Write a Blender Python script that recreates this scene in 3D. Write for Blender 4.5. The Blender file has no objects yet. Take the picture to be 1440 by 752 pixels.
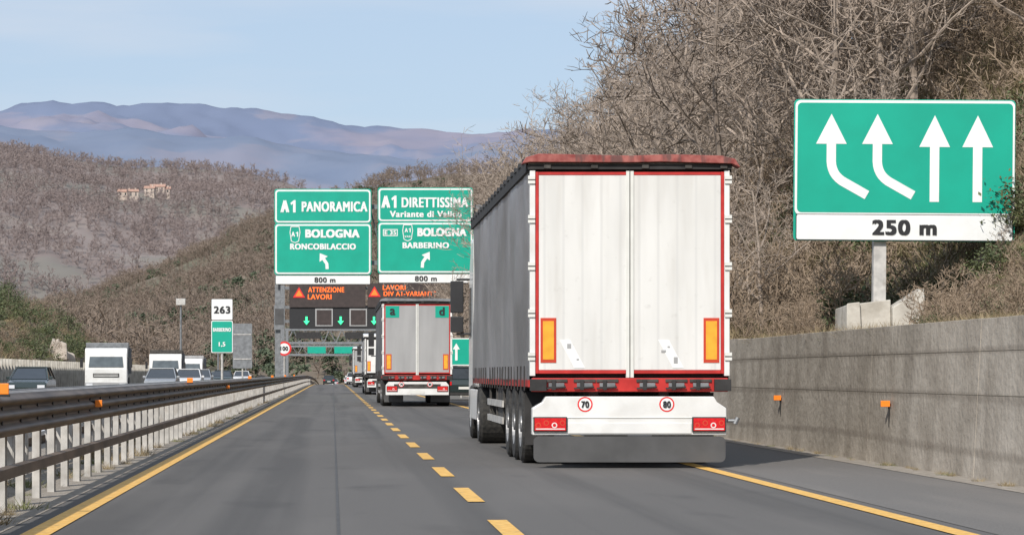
import bpy, bmesh, math, random
from mathutils import Vector, Matrix, noise
random.seed(7)
scene=bpy.context.scene
COL=scene.collection

# ---------------------------------------------------------------- materials
def lin(c): return (c[0],c[1],c[2],1)
def mat(name,col,rough=.6,metal=0,amt=.15,scale=4,bump=0,bscale=None,col2=None,stretch=(1,1,1),emit=0,detail=5,lo=.35,hi=.65,coat=0):
    m=bpy.data.materials.new(name); m.use_nodes=True
    nt=m.node_tree; b=nt.nodes['Principled BSDF']
    b.inputs['Roughness'].default_value=rough; b.inputs['Metallic'].default_value=metal
    if coat: b.inputs['Coat Weight'].default_value=coat
    tc=nt.nodes.new('ShaderNodeTexCoord'); mp=nt.nodes.new('ShaderNodeMapping')
    mp.inputs['Scale'].default_value=stretch
    nt.links.new(tc.outputs['Object'],mp.inputs[0])
    n=nt.nodes.new('ShaderNodeTexNoise'); n.inputs['Scale'].default_value=scale; n.inputs['Detail'].default_value=detail
    nt.links.new(mp.outputs[0],n.inputs['Vector'])
    r=nt.nodes.new('ShaderNodeValToRGB')
    c2=col2 if col2 else tuple(min(1,c*(1+amt)) for c in col)
    c1=col if col2 else tuple(c*(1-amt) for c in col)
    r.color_ramp.elements[0].color=lin(c1); r.color_ramp.elements[1].color=lin(c2)
    r.color_ramp.elements[0].position=lo; r.color_ramp.elements[1].position=hi
    nt.links.new(n.outputs['Fac'],r.inputs[0]); nt.links.new(r.outputs[0],b.inputs['Base Color'])
    if bump:
        n2=nt.nodes.new('ShaderNodeTexNoise'); n2.inputs['Scale'].default_value=bscale or scale*4; n2.inputs['Detail'].default_value=6
        nt.links.new(mp.outputs[0],n2.inputs['Vector'])
        bp=nt.nodes.new('ShaderNodeBump'); bp.inputs['Strength'].default_value=bump; bp.inputs['Distance'].default_value=.05
        nt.links.new(n2.outputs['Fac'],bp.inputs['Height']); nt.links.new(bp.outputs[0],b.inputs['Normal'])
    if emit:
        b.inputs['Emission Color'].default_value=lin(col); b.inputs['Emission Strength'].default_value=emit
    return m
def overlay(m,kind,col,fac,**k):
    nt=m.node_tree; b=nt.nodes['Principled BSDF']; src=b.inputs['Base Color'].links[0].from_socket
    tc=nt.nodes.new('ShaderNodeTexCoord'); mp=nt.nodes.new('ShaderNodeMapping'); mp.inputs['Scale'].default_value=k.get('stretch',(1,1,1))
    nt.links.new(tc.outputs['Object'],mp.inputs[0])
    if kind=='noise':
        n=nt.nodes.new('ShaderNodeTexNoise'); n.inputs['Scale'].default_value=k.get('scale',1); n.inputs['Detail'].default_value=k.get('detail',4)
    else:
        n=nt.nodes.new('ShaderNodeTexWave'); n.inputs['Scale'].default_value=k.get('scale',1); n.bands_direction=k.get('dir','Z')
        n.inputs['Distortion'].default_value=k.get('dist',0.5); n.inputs['Detail'].default_value=2
    out=n.outputs['Fac']
    nt.links.new(mp.outputs[0],n.inputs['Vector'])
    r=nt.nodes.new('ShaderNodeMapRange'); r.inputs['From Min'].default_value=k.get('lo',.5); r.inputs['From Max'].default_value=k.get('hi',.7)
    r.inputs['To Min'].default_value=0; r.inputs['To Max'].default_value=fac
    nt.links.new(out,r.inputs['Value'])
    mx=nt.nodes.new('ShaderNodeMix'); mx.data_type='RGBA'
    nt.links.new(r.outputs[0],mx.inputs['Factor']); nt.links.new(src,mx.inputs['A']); mx.inputs['B'].default_value=lin(col)
    nt.links.new(mx.outputs['Result'],b.inputs['Base Color'])
    return m

M={}
M['asphalt']=mat('asphalt',(.088,.083,.078),.85,0,scale=90,col2=(.15,.141,.132),bump=.25,bscale=150)
overlay(M['asphalt'],'noise',(.068,.065,.062),.7,scale=1,stretch=(1.3,.012,1),lo=.48,hi=.62)
overlay(M['asphalt'],'noise',(.175,.163,.15),.55,scale=.6,stretch=(1,.15,1),lo=.5,hi=.75)
overlay(M['asphalt'],'noise',(.05,.048,.046),.5,scale=.8,stretch=(1,.35,1),lo=.6,hi=.72)
M['asphalt_old']=mat('asphalt_shoulder',(.13,.122,.114),.9,0,scale=60,col2=(.185,.173,.16),bump=.25,bscale=120)
overlay(M['asphalt_old'],'noise',(.25,.225,.2),.5,scale=1,stretch=(1,.1,1),lo=.5,hi=.75)
M['tar']=mat('tar',(.07,.067,.064),.7,amt=.2)
M['dust']=mat('dust',(.24,.21,.175),.95,scale=8,col2=(.38,.34,.29),bump=.4)
M['yellow']=mat('yellow_paint',(.70,.38,.07),.7,scale=14,col2=(.84,.52,.15),bump=.1)
overlay(M['yellow'],'noise',(.3,.22,.1),.6,scale=9,lo=.54,hi=.72)
M['concrete']=mat('concrete_wall',(.30,.262,.215),.92,scale=1.6,col2=(.43,.385,.325),bump=.5,bscale=9)
overlay(M['concrete'],'noise',(.20,.17,.135),.65,scale=1.2,stretch=(1,1.2,.12),lo=.5,hi=.72)
overlay(M['concrete'],'noise',(.48,.43,.37),.4,scale=.5,stretch=(1,.5,1.5),lo=.5,hi=.72)
overlay(M['concrete'],'wave',(.18,.15,.12),.5,scale=.55,dir='Z',dist=2.5,lo=.9,hi=1,stretch=(1,.06,1))
M['concrete_l']=mat('concrete_light',(.44,.41,.36),.9,scale=3,col2=(.58,.55,.49),bump=.2)
overlay(M['concrete_l'],'noise',(.28,.25,.2),.6,scale=2,lo=.5,hi=.7)
M['groove']=mat('groove',(.15,.13,.10),.95)
M['rail']=mat('rail_rusty',(.085,.06,.045),.55,.3,scale=3,col2=(.19,.14,.105),stretch=(1,.3,1),bump=.1)
M['railtop']=mat('rail_grey',(.20,.175,.155),.5,.4,scale=3,col2=(.32,.29,.26))
M['post']=mat('galvanised',(.42,.41,.39),.55,.2,scale=6,col2=(.60,.58,.55))
overlay(M['post'],'noise',(.25,.2,.15),.5,scale=4,lo=.55,hi=.75)
M['steel']=mat('steel_grey',(.22,.23,.24),.5,.4,scale=5,amt=.2)
M['orange']=mat('reflector_orange',(.95,.25,.02),.4,amt=.05)
M['green']=mat('sign_green',(0.0,.36,.25),.45,scale=1.2,amt=.06)
M['signwhite']=mat('sign_white',(.80,.81,.80),.45,scale=3,amt=.04)
M['black']=mat('black',(.02,.02,.022),.5,amt=.1)
M['blue']=mat('blue_panel',(.05,.22,.5),.5,amt=.1)
M['vms']=mat('vms_panel',(.045,.032,.03),.6,scale=2,amt=.2)
M['led']=mat('led_orange',(1,.16,.02),.5,emit=.75,amt=.05)
M['ledgreen']=mat('led_green',(.05,.9,.35),.5,emit=.8,amt=.05)
M['redsign']=mat('sign_red',(.72,.03,.03),.45,amt=.08)
M['door']=mat('door_white',(.65,.645,.62),.42,scale=.9,col2=(.76,.755,.73),stretch=(2.5,1,.5))
overlay(M['door'],'wave',(.55,.55,.54),.4,scale=1.3,dir='X',dist=.1,lo=.92,hi=1)
overlay(M['door'],'noise',(.52,.50,.46),.4,scale=2,stretch=(3,1,.35),lo=.5,hi=.75)
overlay(M['door'],'noise',(.38,.36,.33),.3,scale=9,lo=.64,hi=.8)
M['door2']=mat('door_grey',(.32,.32,.32),.45,scale=.9,col2=(.39,.39,.39),stretch=(2.5,1,.5))
M['white']=mat('white_paint',(.70,.70,.68),.35,scale=2,col2=(.80,.80,.78),coat=.2)
overlay(M['white'],'noise',(.5,.46,.4),.4,scale=3,lo=.52,hi=.8)
M['red']=mat('red_paint',(.40,.018,.015),.45,scale=6,col2=(.54,.03,.025))
M['redrail']=mat('red_rail_worn',(.22,.035,.03),.6,scale=9,col2=(.38,.12,.10))
overlay(M['redrail'],'noise',(.10,.05,.045),.8,scale=3,stretch=(3,1,1),lo=.5,hi=.62)
M['tarp']=mat('tarpaulin',(.16,.162,.172),.35,scale=.7,col2=(.28,.282,.295),stretch=(1,.5,.8),bump=.3,bscale=2)
M['tarp2']=mat('tarpaulin_dark',(.10,.105,.115),.42,scale=.8,col2=(.14,.145,.155))
M['flap']=mat('flap_grey',(.085,.085,.086),.9,scale=3,amt=.12)
M['dark']=mat('chassis_dark',(.025,.024,.024),.7,scale=6,amt=.3)
M['dirt']=mat('chassis_dusty',(.06,.055,.05),.8,scale=6,amt=.4)
M['tyre']=mat('tyre',(.02,.02,.02),.85,scale=20,col2=(.05,.047,.042))
M['hub']=mat('hub',(.28,.28,.28),.45,.5,amt=.2)
M['lampred']=mat('lamp_red',(.62,.01,.015),.15,amt=.15,scale=30,coat=.6)
M['lampwhite']=mat('lamp_clear',(.75,.7,.68),.15,amt=.1,coat=.6)
M['markyellow']=mat('marker_yellow',(.80,.38,.03),.45,amt=.1,scale=8)
M['markred']=mat('marker_red',(.55,.05,.02),.45,amt=.06)
M['glass']=mat('glass_dark',(.03,.035,.04),.08,amt=.1,coat=.5)
M['glass2']=mat('glass_windscreen',(.10,.12,.13),.08,amt=.2,scale=2,coat=.8)  # greyed base colour paints in the sky's reflection on the glass
M['headlamp']=mat('headlamp',(.7,.72,.75),.1,amt=.05,coat=.6)
M['platewhite']=mat('plate',(.7,.7,.66),.4,amt=.05)
M['bark']=mat('bark',(.15,.12,.098),.9,scale=5,col2=(.28,.23,.19))
M['bark2']=mat('bark_pale',(.235,.19,.152),.9,scale=4,col2=(.41,.335,.275))
M['barkc']=mat('bark_far_hazed',(.165,.128,.10),.95,scale=.35,col2=(.25,.195,.155))  # distant bark, aerial haze mixed into the base colour
M['barkb']=mat('bark_farther_hazed',(.215,.172,.162),.95,scale=.3,col2=(.30,.245,.228))  # farther woods, paler because more haze is put into the colour
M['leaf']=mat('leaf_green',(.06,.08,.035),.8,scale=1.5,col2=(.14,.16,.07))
M['leafc']=mat('leaf_green_far_hazed',(.075,.10,.06),.9,scale=.3,col2=(.13,.15,.09))  # distant foliage greyed in its base colour for aerial haze
M['grassdry']=mat('grass_dry',(.22,.17,.095),.9,scale=.5,col2=(.40,.32,.195))
M['grassgreen']=mat('grass_green',(.12,.135,.05),.9,scale=.5,col2=(.22,.22,.10))
M['twig']=mat('scrub_twig',(.19,.14,.10),.9,scale=.8,col2=(.34,.26,.185))
g=M['ground']=mat('ground_litter',(.17,.125,.078),.95,scale=.5,col2=(.30,.235,.15),bump=.8,bscale=3,detail=9)
overlay(g,'noise',(.16,.16,.07),.7,scale=.12,lo=.48,hi=.62,detail=8)
overlay(g,'noise',(.08,.06,.04),.75,scale=1.6,lo=.52,hi=.66,detail=8)
g=M['hillc']=mat('hill_near',(.14,.11,.08),.95,scale=.02,col2=(.22,.175,.128),bump=1,bscale=.15,detail=9)
overlay(g,'noise',(.115,.12,.075),.7,scale=.008,lo=.52,hi=.62,detail=7)
g=M['hillb']=mat('hill_mid_hazed',(.195,.158,.145),.95,scale=.012,col2=(.265,.218,.20),bump=1,bscale=.1,detail=9)  # mid hills, light aerial haze painted into the surface colour
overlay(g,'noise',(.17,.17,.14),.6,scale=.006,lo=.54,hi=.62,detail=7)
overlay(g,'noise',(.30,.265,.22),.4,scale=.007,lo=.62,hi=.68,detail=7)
g=M['hilla']=mat('hill_far_hazed',(.20,.205,.28),1,scale=.0035,col2=(.25,.235,.295),detail=9)  # blue-grey is aerial haze painted as surface colour, no volume
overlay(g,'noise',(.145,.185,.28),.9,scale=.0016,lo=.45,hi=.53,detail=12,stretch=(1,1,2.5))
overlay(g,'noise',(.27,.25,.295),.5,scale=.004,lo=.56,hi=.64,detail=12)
g=M['hilla2']=mat('hill_far_haze_blue',(.145,.185,.27),1,scale=.003,col2=(.185,.215,.29),detail=9)  # nearer blue ridge, its blue is haze put into the base colour
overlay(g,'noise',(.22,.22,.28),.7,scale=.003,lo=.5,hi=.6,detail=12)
M['roof']=mat('roof_tile',(.42,.26,.20),.9,amt=.2,scale=1)
M['plaster']=mat('plaster',(.50,.42,.36),.9,amt=.12,scale=1)
M['rock']=mat('rock',(.28,.24,.2),.95,scale=1.4,col2=(.50,.44,.38),bump=.8,bscale=4)

# ---------------------------------------------------------------- mesh builder
class MB:
    def __init__(s): s.v=[];s.f=[];s.m=[];s.mats=[]
    def mi(s,k):
        if k not in s.mats: s.mats.append(k)
        return s.mats.index(k)
    def face(s,pts,k):
        n=len(s.v); s.v+= [tuple(p) for p in pts]; s.f.append(tuple(range(n,n+len(pts)))); s.m.append(s.mi(k))
    def hexa(s,b,t,k):
        n=len(s.v); s.v+=[tuple(p) for p in b]+[tuple(p) for p in t]
        for f in ((3,2,1,0),(4,5,6,7),(0,1,5,4),(1,2,6,5),(2,3,7,6),(3,0,4,7)):
            s.f.append(tuple(n+i for i in f)); s.m.append(s.mi(k))
    def box(s,x0,x1,y0,y1,z0,z1,k):
        s.hexa([(x0,y0,z0),(x1,y0,z0),(x1,y1,z0),(x0,y1,z0)],[(x0,y0,z1),(x1,y0,z1),(x1,y1,z1),(x0,y1,z1)],k)
    def _pr(s,A,B,k):
        n=len(s.v); N=len(A); s.v+=A+B; mi=s.mi(k)
        s.f.append(tuple(range(n,n+N))); s.m.append(mi)
        s.f.append(tuple(range(n+2*N-1,n+N-1,-1))); s.m.append(mi)
        for i in range(N):
            j=(i+1)%N; s.f.append((n+i,n+N+i,n+N+j,n+j)); s.m.append(mi)
    def prism(s,pts,y0,y1,k): s._pr([(p[0],y0,p[1]) for p in pts],[(p[0],y1,p[1]) for p in pts],k)
    def prismx(s,pts,x0,x1,k): s._pr([(x0,p[0],p[1]) for p in pts],[(x1,p[0],p[1]) for p in pts],k)
    def tube(s,p0,p1,r0,r1,n,k,cap=False):
        p0=Vector(p0);p1=Vector(p1);d=(p1-p0)
        if d.length<1e-6: return
        d.normalize(); a=Vector((0,0,1)) if abs(d.z)<.9 else Vector((1,0,0))
        u=d.cross(a).normalized(); w=d.cross(u)
        b=len(s.v)
        for p,r in ((p0,r0),(p1,r1)):
            for i in range(n):
                t=2*math.pi*i/n; s.v.append(tuple(p+u*(math.cos(t)*r)+w*(math.sin(t)*r)))
        mi=s.mi(k)
        for i in range(n):
            j=(i+1)%n; s.f.append((b+i,b+j,b+n+j,b+n+i)); s.m.append(mi)
        if cap:
            s.f.append(tuple(range(b+n-1,b-1,-1))); s.m.append(mi)
            s.f.append(tuple(range(b+n,b+2*n))); s.m.append(mi)
    def ribbon(s,p0,p1,r0,r1,a,k):
        d=(p1-p0)
        if d.length<1e-6: return
        u=d.cross(a)
        if u.length<1e-5: return
        u.normalize(); s.face([p0-u*r0,p0+u*r0,p1+u*r1,p1-u*r1],k)
    def lathe(s,c,prof,n=28):
        b=len(s.v)
        for dx,r,_ in prof:
            for i in range(n):
                t=2*math.pi*i/n; s.v.append((c[0]+dx,c[1]+math.cos(t)*r,c[2]+math.sin(t)*r))
        for q in range(len(prof)-1):
            mi=s.mi(prof[q][2])
            for i in range(n):
                j=(i+1)%n; s.f.append((b+q*n+i,b+q*n+j,b+(q+1)*n+j,b+(q+1)*n+i)); s.m.append(mi)
    def disc(s,c,r,y,k,n=28):
        s.face([(c[0]+r*math.cos(2*math.pi*i/n),y,c[1]+r*math.sin(2*math.pi*i/n)) for i in range(n)],k)
    def plate(s,x0,x1,z0,z1,y0,y1,r,k):
        pts=[]
        for cx,cz,a in ((x1-r,z1-r,0),(x0+r,z1-r,90),(x0+r,z0+r,180),(x1-r,z0+r,270)):
            for i in range(6):
                t=math.radians(a+i*18); pts.append((cx+r*math.cos(t),cz+r*math.sin(t)))
        s.prism(pts,y0,y1,k)
    def obj(s,name,parent=None,loc=(0,0,0),bevel=0,smooth=False,rot=None,recalc=True):
        me=bpy.data.meshes.new(name); me.from_pydata(s.v,[],s.f)
        for k in s.mats: me.materials.append(M[k])
        me.polygons.foreach_set('material_index',s.m)
        if smooth: me.polygons.foreach_set('use_smooth',[True]*len(s.f))
        if recalc:
            bm=bmesh.new(); bm.from_mesh(me); bmesh.ops.recalc_face_normals(bm,faces=bm.faces); bm.to_mesh(me); bm.free()
        me.update()
        o=bpy.data.objects.new(name,me); COL.objects.link(o); o.location=loc
        if rot: o.rotation_euler=rot
        if parent: o.parent=parent
        if bevel:
            b=o.modifiers.new('bevel','BEVEL'); b.width=bevel; b.segments=2; b.limit_method='ANGLE'; b.angle_limit=math.radians(50)
        return o
def empty(name,loc=(0,0,0),rz=0):
    e=bpy.data.objects.new(name,None); COL.objects.link(e); e.location=loc; e.rotation_euler=(0,0,rz); e.empty_display_size=.3
    return e
def text(s,cx,cz,y,w,h,k,parent,bold=.0,name='lettering'):
    cu=bpy.data.curves.new(name,'FONT'); cu.body=s; cu.align_x='CENTER'; cu.align_y='CENTER'; cu.offset=0.0; cu.space_character=1.12
    cu.materials.append(M[k])
    o=bpy.data.objects.new(name,cu); COL.objects.link(o); o.parent=parent
    o.rotation_euler=(math.pi/2,0,0); bpy.context.view_layer.update()
    xs=[v[0] for v in o.bound_box]; ys=[v[1] for v in o.bound_box]
    bw=max(xs)-min(xs); bh=max(ys)-min(ys); bx=bold*h; w2=w-2*bx; h2=h-bx
    sx=w2/bw; sy=h2/bh
    o.scale=(sx,sy,1)
    X0=cx-(max(xs)+min(xs))/2*sx; Z0=cz-(max(ys)+min(ys))/2*sy
    o.location=(X0,y,Z0)
    if bold:
        for i,(dx,dz) in enumerate(((-1,.5),(1,.5),(-1,-.5),(1,-.5))):
            c=bpy.data.objects.new(name,cu); COL.objects.link(c); c.parent=parent; c.rotation_euler=o.rotation_euler; c.scale=o.scale
            c.location=(X0+dx*bx,y-.003*(i+1),Z0+dz*bx)
    return o

def zr(y):
    t=min(max(y-250,0),400); return -2.5e-5*t*t
def sm(a,b,x):
    t=max(0,min(1,(x-a)/(b-a))); return t*t*(3-2*t)
def fbm(x,y,sc,oct=4):
    return noise.fractal(Vector((x*sc,y*sc,3.3)),1.0,2.0,oct)
def gz(X,Y):
    z=zr(Y)-.03
    if X>7.5:
        u=X-7.5; k=sm(53,68,Y); T=4.2-3.2*k
        h=1.72+(.09+.11*k)*min(u,T)+36*(1-math.exp(-max(0,u-T)*1.0/36))
        f=1-.75*sm(210,430,Y)
        z+=h*f+ (fbm(X,Y,.12)*.9+fbm(X,Y,.5)*.25)*min(1,max(0,u-T+.6)*.3)
    if X<-17:
        u=-17-X; f=sm(70,120,Y)*(1-.8*sm(215,330,Y))
        z+=11.0*(1-math.exp(-u*1.05/11.0))*f+ (fbm(X,Y,.12)*1.1)*min(1,u*.2)
    return z

# ---------------------------------------------------------------- ground sheet
xs=[-9000,-5000,-2500,-1200,-700,-450,-300,-200,-140,-100,-80,-65]+[-55+i*1.25 for i in range(31)]+[-17,-16,-12,-8,-4,0,4,7.3,7.5]+[8+i*.8 for i in range(45)]+[45,52,60,75,100,150,250,450,800,1500,3000,6000,9000]
xs=sorted(set(xs))
ys=[-400,-150,-50,0,10]+[20+i*1.6 for i in range(190)]+[330+i*12 for i in range(32)]+[760,900,1200,1800,3000,6000,12000,20000]
mb=MB()
for y in ys:
    for x in xs: mb.v.append((x,y,gz(x,y)))
nx=len(xs)
for j in range(len(ys)-1):
    for i in range(nx-1):
        a=j*nx+i; mb.f.append((a,a+1,a+nx+1,a+nx)); mb.m.append(mb.mi('ground'))
mb.obj('ground',smooth=True,recalc=False)

def strip(x0,x1,dz,k,y0=5,y1=760,seg=10):
    m=MB(); y=y0; pts=[]
    while y<y1: pts.append(y); y+=seg
    pts.append(y1)
    for a,b in zip(pts,pts[1:]):
        m.face([(x0,a,zr(a)+dz),(x1,a,zr(a)+dz),(x1,b,zr(b)+dz),(x0,b,zr(b)+dz)],k)
    return m
def strips(name,lst,k):
    m=MB()
    for args in lst:
        t=strip(*args)
        n=len(m.v); m.v+=t.v; m.f+=[tuple(i+n for i in f) for f in t.f]; m.m+=[m.mi(k)]*len(t.f)
    return m.obj(name,recalc=False)
strips('road',[(-2.62,7.32,0,'asphalt')],'asphalt')
strips('road',[(-15.6,-5.5,0,'asphalt')],'asphalt')
strips('road_shoulder',[(4.95,6.95,.004,'asphalt_old')],'asphalt_old')
strips('dust_verge',[(6.9,7.31,.009,'dust'),(-2.62,-2.5,.004,'dust')],'dust')
strips('median_strip',[(-5.5,-2.62,.004,'dust')],'dust')
strips('road_seam',[(.03,.055,.004,'tar')],'tar')
road_marks=[(-2.32,-2.10,.008,'yellow'),(4.62,4.80,.008,'yellow')]
road_marks+=[(1.26,1.42,.008,'yellow',18.5+6.05*k,21.5+6.05*k,3) for k in range(60)]
strips('road_marking',road_marks,'yellow')
strips('road_marking',[(-15.0,-14.85,.006,'signwhite'),(-6.2,-6.05,.006,'signwhite')],'signwhite')

# ---------------------------------------------------------------- retaining wall
mb=MB()
yy=[12+i*6 for i in range(60)]
for a,b in zip(yy,yy[1:]):
    b2=b-.008
    p=[(7.30,0),(7.40,1.85),(7.72,1.85),(7.72,0)]
    za,zb=zr(a)-.02,zr(b)-.02
    jx=random.uniform(-.003,.003); jz=random.uniform(-.012,.012)
    bt=[(p[0][0]+jx,a,za),(p[3][0],a,za),(p[3][0],b2,zb),(p[0][0]+jx,b2,zb)]
    tp=[(p[1][0]+jx,a,za+1.85+jz),(p[2][0],a,za+1.85+jz),(p[2][0],b2,zb+1.85+jz),(p[1][0]+jx,b2,zb+1.85+jz)]
    mb.hexa(bt,tp,'concrete')
    for h in (.95,1.45):
        x=7.30+.1*h/1.85+jx
        mb.box(x-.002,x+.01,a,b2,zr(a)+h,zr(a)+h+.012,'groove')
mb.obj('retaining_wall',bevel=.01)
for i in range(12):
    y=26.2+8.4*i
    e=empty('wall_reflector',(7.345,y,.80))
    m=MB(); m.box(-.14,-.02,-.02,.02,-.035,.045,'orange'); m.obj('reflector',e,bevel=.005)
    m=MB(); m.tube((0,0,0),(-.06,0,-.0),.012,.012,6,'dark'); m.tube((-.03,.02,-.03),(-.015,.06,-.30),.012,.012,6,'dark'); m.obj('stub_and_shadow_rod',e)  # mounting stub, plus a slanted dark rod standing in for the reflector's cast shadow

# ---------------------------------------------------------------- guardrails
def sweep(m,prof,y0,y1,k,step=6):
    ys=[]; y=y0
    while y<y1: ys.append(y); y+=step
    ys.append(y1); n=len(m.v); P=len(prof)
    for y in ys:
        for x,z in prof: m.v.append((x,y,z+zr(y)))
    for j in range(len(ys)-1):
        for i in range(P-1):
            a=n+j*P+i; m.f.append((a,a+1,a+P+1,a+P)); m.m.append(m.mi(k))
def wave(x,z0,z1,amp,n,side):
    pts=[]; K=n*8
    for i in range(K+1):
        t=i/K; pts.append((x+side*amp*(.5-.5*math.cos(2*math.pi*n*t)),z0+(z1-z0)*t))
    return pts
def guard(name,X,side,y0,y1,z0,z1,light=False):
    e=empty(name,(0,0,0))
    m=MB(); sweep(m,wave(X,z0,z1,.075,3 if z1-z0>.33 else 2,side),y0,y1,'railtop' if light else 'rail')
    sweep(m,[(X,z1),(X-side*.03,z1+.015),(X-side*.12,z1+.015),(X-side*.12,z1-.04)],y0,y1,'railtop')
    m.obj('beam',e,smooth=True)
    m=MB(); sweep(m,[(X-side*.02,.30),(X+side*.05,.31),(X+side*.05,.40),(X-side*.02,.41)],y0,y1,'rail'); m.obj('lower_rail',e)
    m=MB(); y=y0
    while y<min(y1,330):
        z=zr(y); xx=X-side*.10
        a,b=sorted((xx,xx-side*.012)); m.box(a,b,y,y+.14,z-.02,z+z1-.03,'post')
        a,b=sorted((xx,xx+side*.06)); m.box(a,b,y+.14,y+.148,z-.02,z+z1-.03,'post'); m.box(a,b,y-.008,y,z-.02,z+z1-.03,'post')
        y+=1.33
    m.obj('posts',e)
    m=MB(); y=y0+.7
    while y<min(y1,120):
        z=zr(y)
        for zz in (z0+(z1-z0)*.33,z0+(z1-z0)*.67):
            a,b=sorted((X-side*.002,X+side*.018)); m.box(a,b,y,y+.05,z+zz-.02,z+zz+.02,'black')
        y+=1.33
    m.obj('bolts',e)
    return e
guard('guardrail',-2.78,1,12,520,.66,1.03)
guard('guardrail',-3.75,-1,12.7,520,.60,.98,light=True)
guard('guardrail',-5.25,-1,13,520,.60,.93,light=True)
for i,y in enumerate([21.6,50,86,118,150,185]):
    e=empty('delineator_reflector',(-2.72,y,1.03))
    m=MB(); m.box(-.05,.06,-.01,.012,.0,.09,'orange'); m.box(-.06,.07,-.004,.02,-.02,0,'dark'); m.obj('reflector',e,bevel=.004)
for y in (30,67):
    e=empty('delineator_reflector',(-2.66,y,.86))
    m=MB(); m.box(-.05,.03,-.01,.012,-.04,.04,'orange'); m.box(-.1,-.05,-.004,.02,-.03,.03,'dark'); m.obj('reflector',e,bevel=.004)

# ---------------------------------------------------------------- trucks
def wheel(m,x,y,r,w,side):
    o=side*w/2
    m.lathe((x,y,r),[(-o,r*.3,'dark'),(-o,r*.9,'tyre'),(-o*.8,r,'tyre'),(o*.8,r,'tyre'),(o,r*.92,'tyre'),(o,r*.58,'hub'),(o*.55,r*.52,'hub'),(o*.5,r*.25,'hub'),(o*1.0,r*.2,'hub'),(o*1.0,.001,'hub')])
def curtain(name,e,x,side,L,z0,z1,k,seed):
    m=MB(); nyy=int(L*12); nz=16
    for j in range(nyy+1):
        y=.15+(L-.3)*j/nyy
        for i in range(nz+1):
            t=i/nz; z=z0+(z1-z0)*t
            d=.05*noise.noise(Vector((y*.55+seed,t*1.0,0)))+.055*noise.noise(Vector((y*1.5+seed+t*.8,t*.7,5)))+.02*noise.noise(Vector((y*4+seed-t*1.5,t*1.4,8)))
            d*=min(1,(1-t)*5+.15)
            m.v.append((x+side*(max(-.03,d)+.01),y,z))
    for j in range(nyy):
        for i in range(nz):
            a=j*(nz+1)+i; m.f.append((a,a+1,a+nz+2,a+nz+1)); m.m.append(m.mi(k))
    m.obj(name,e,smooth=True)
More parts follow.
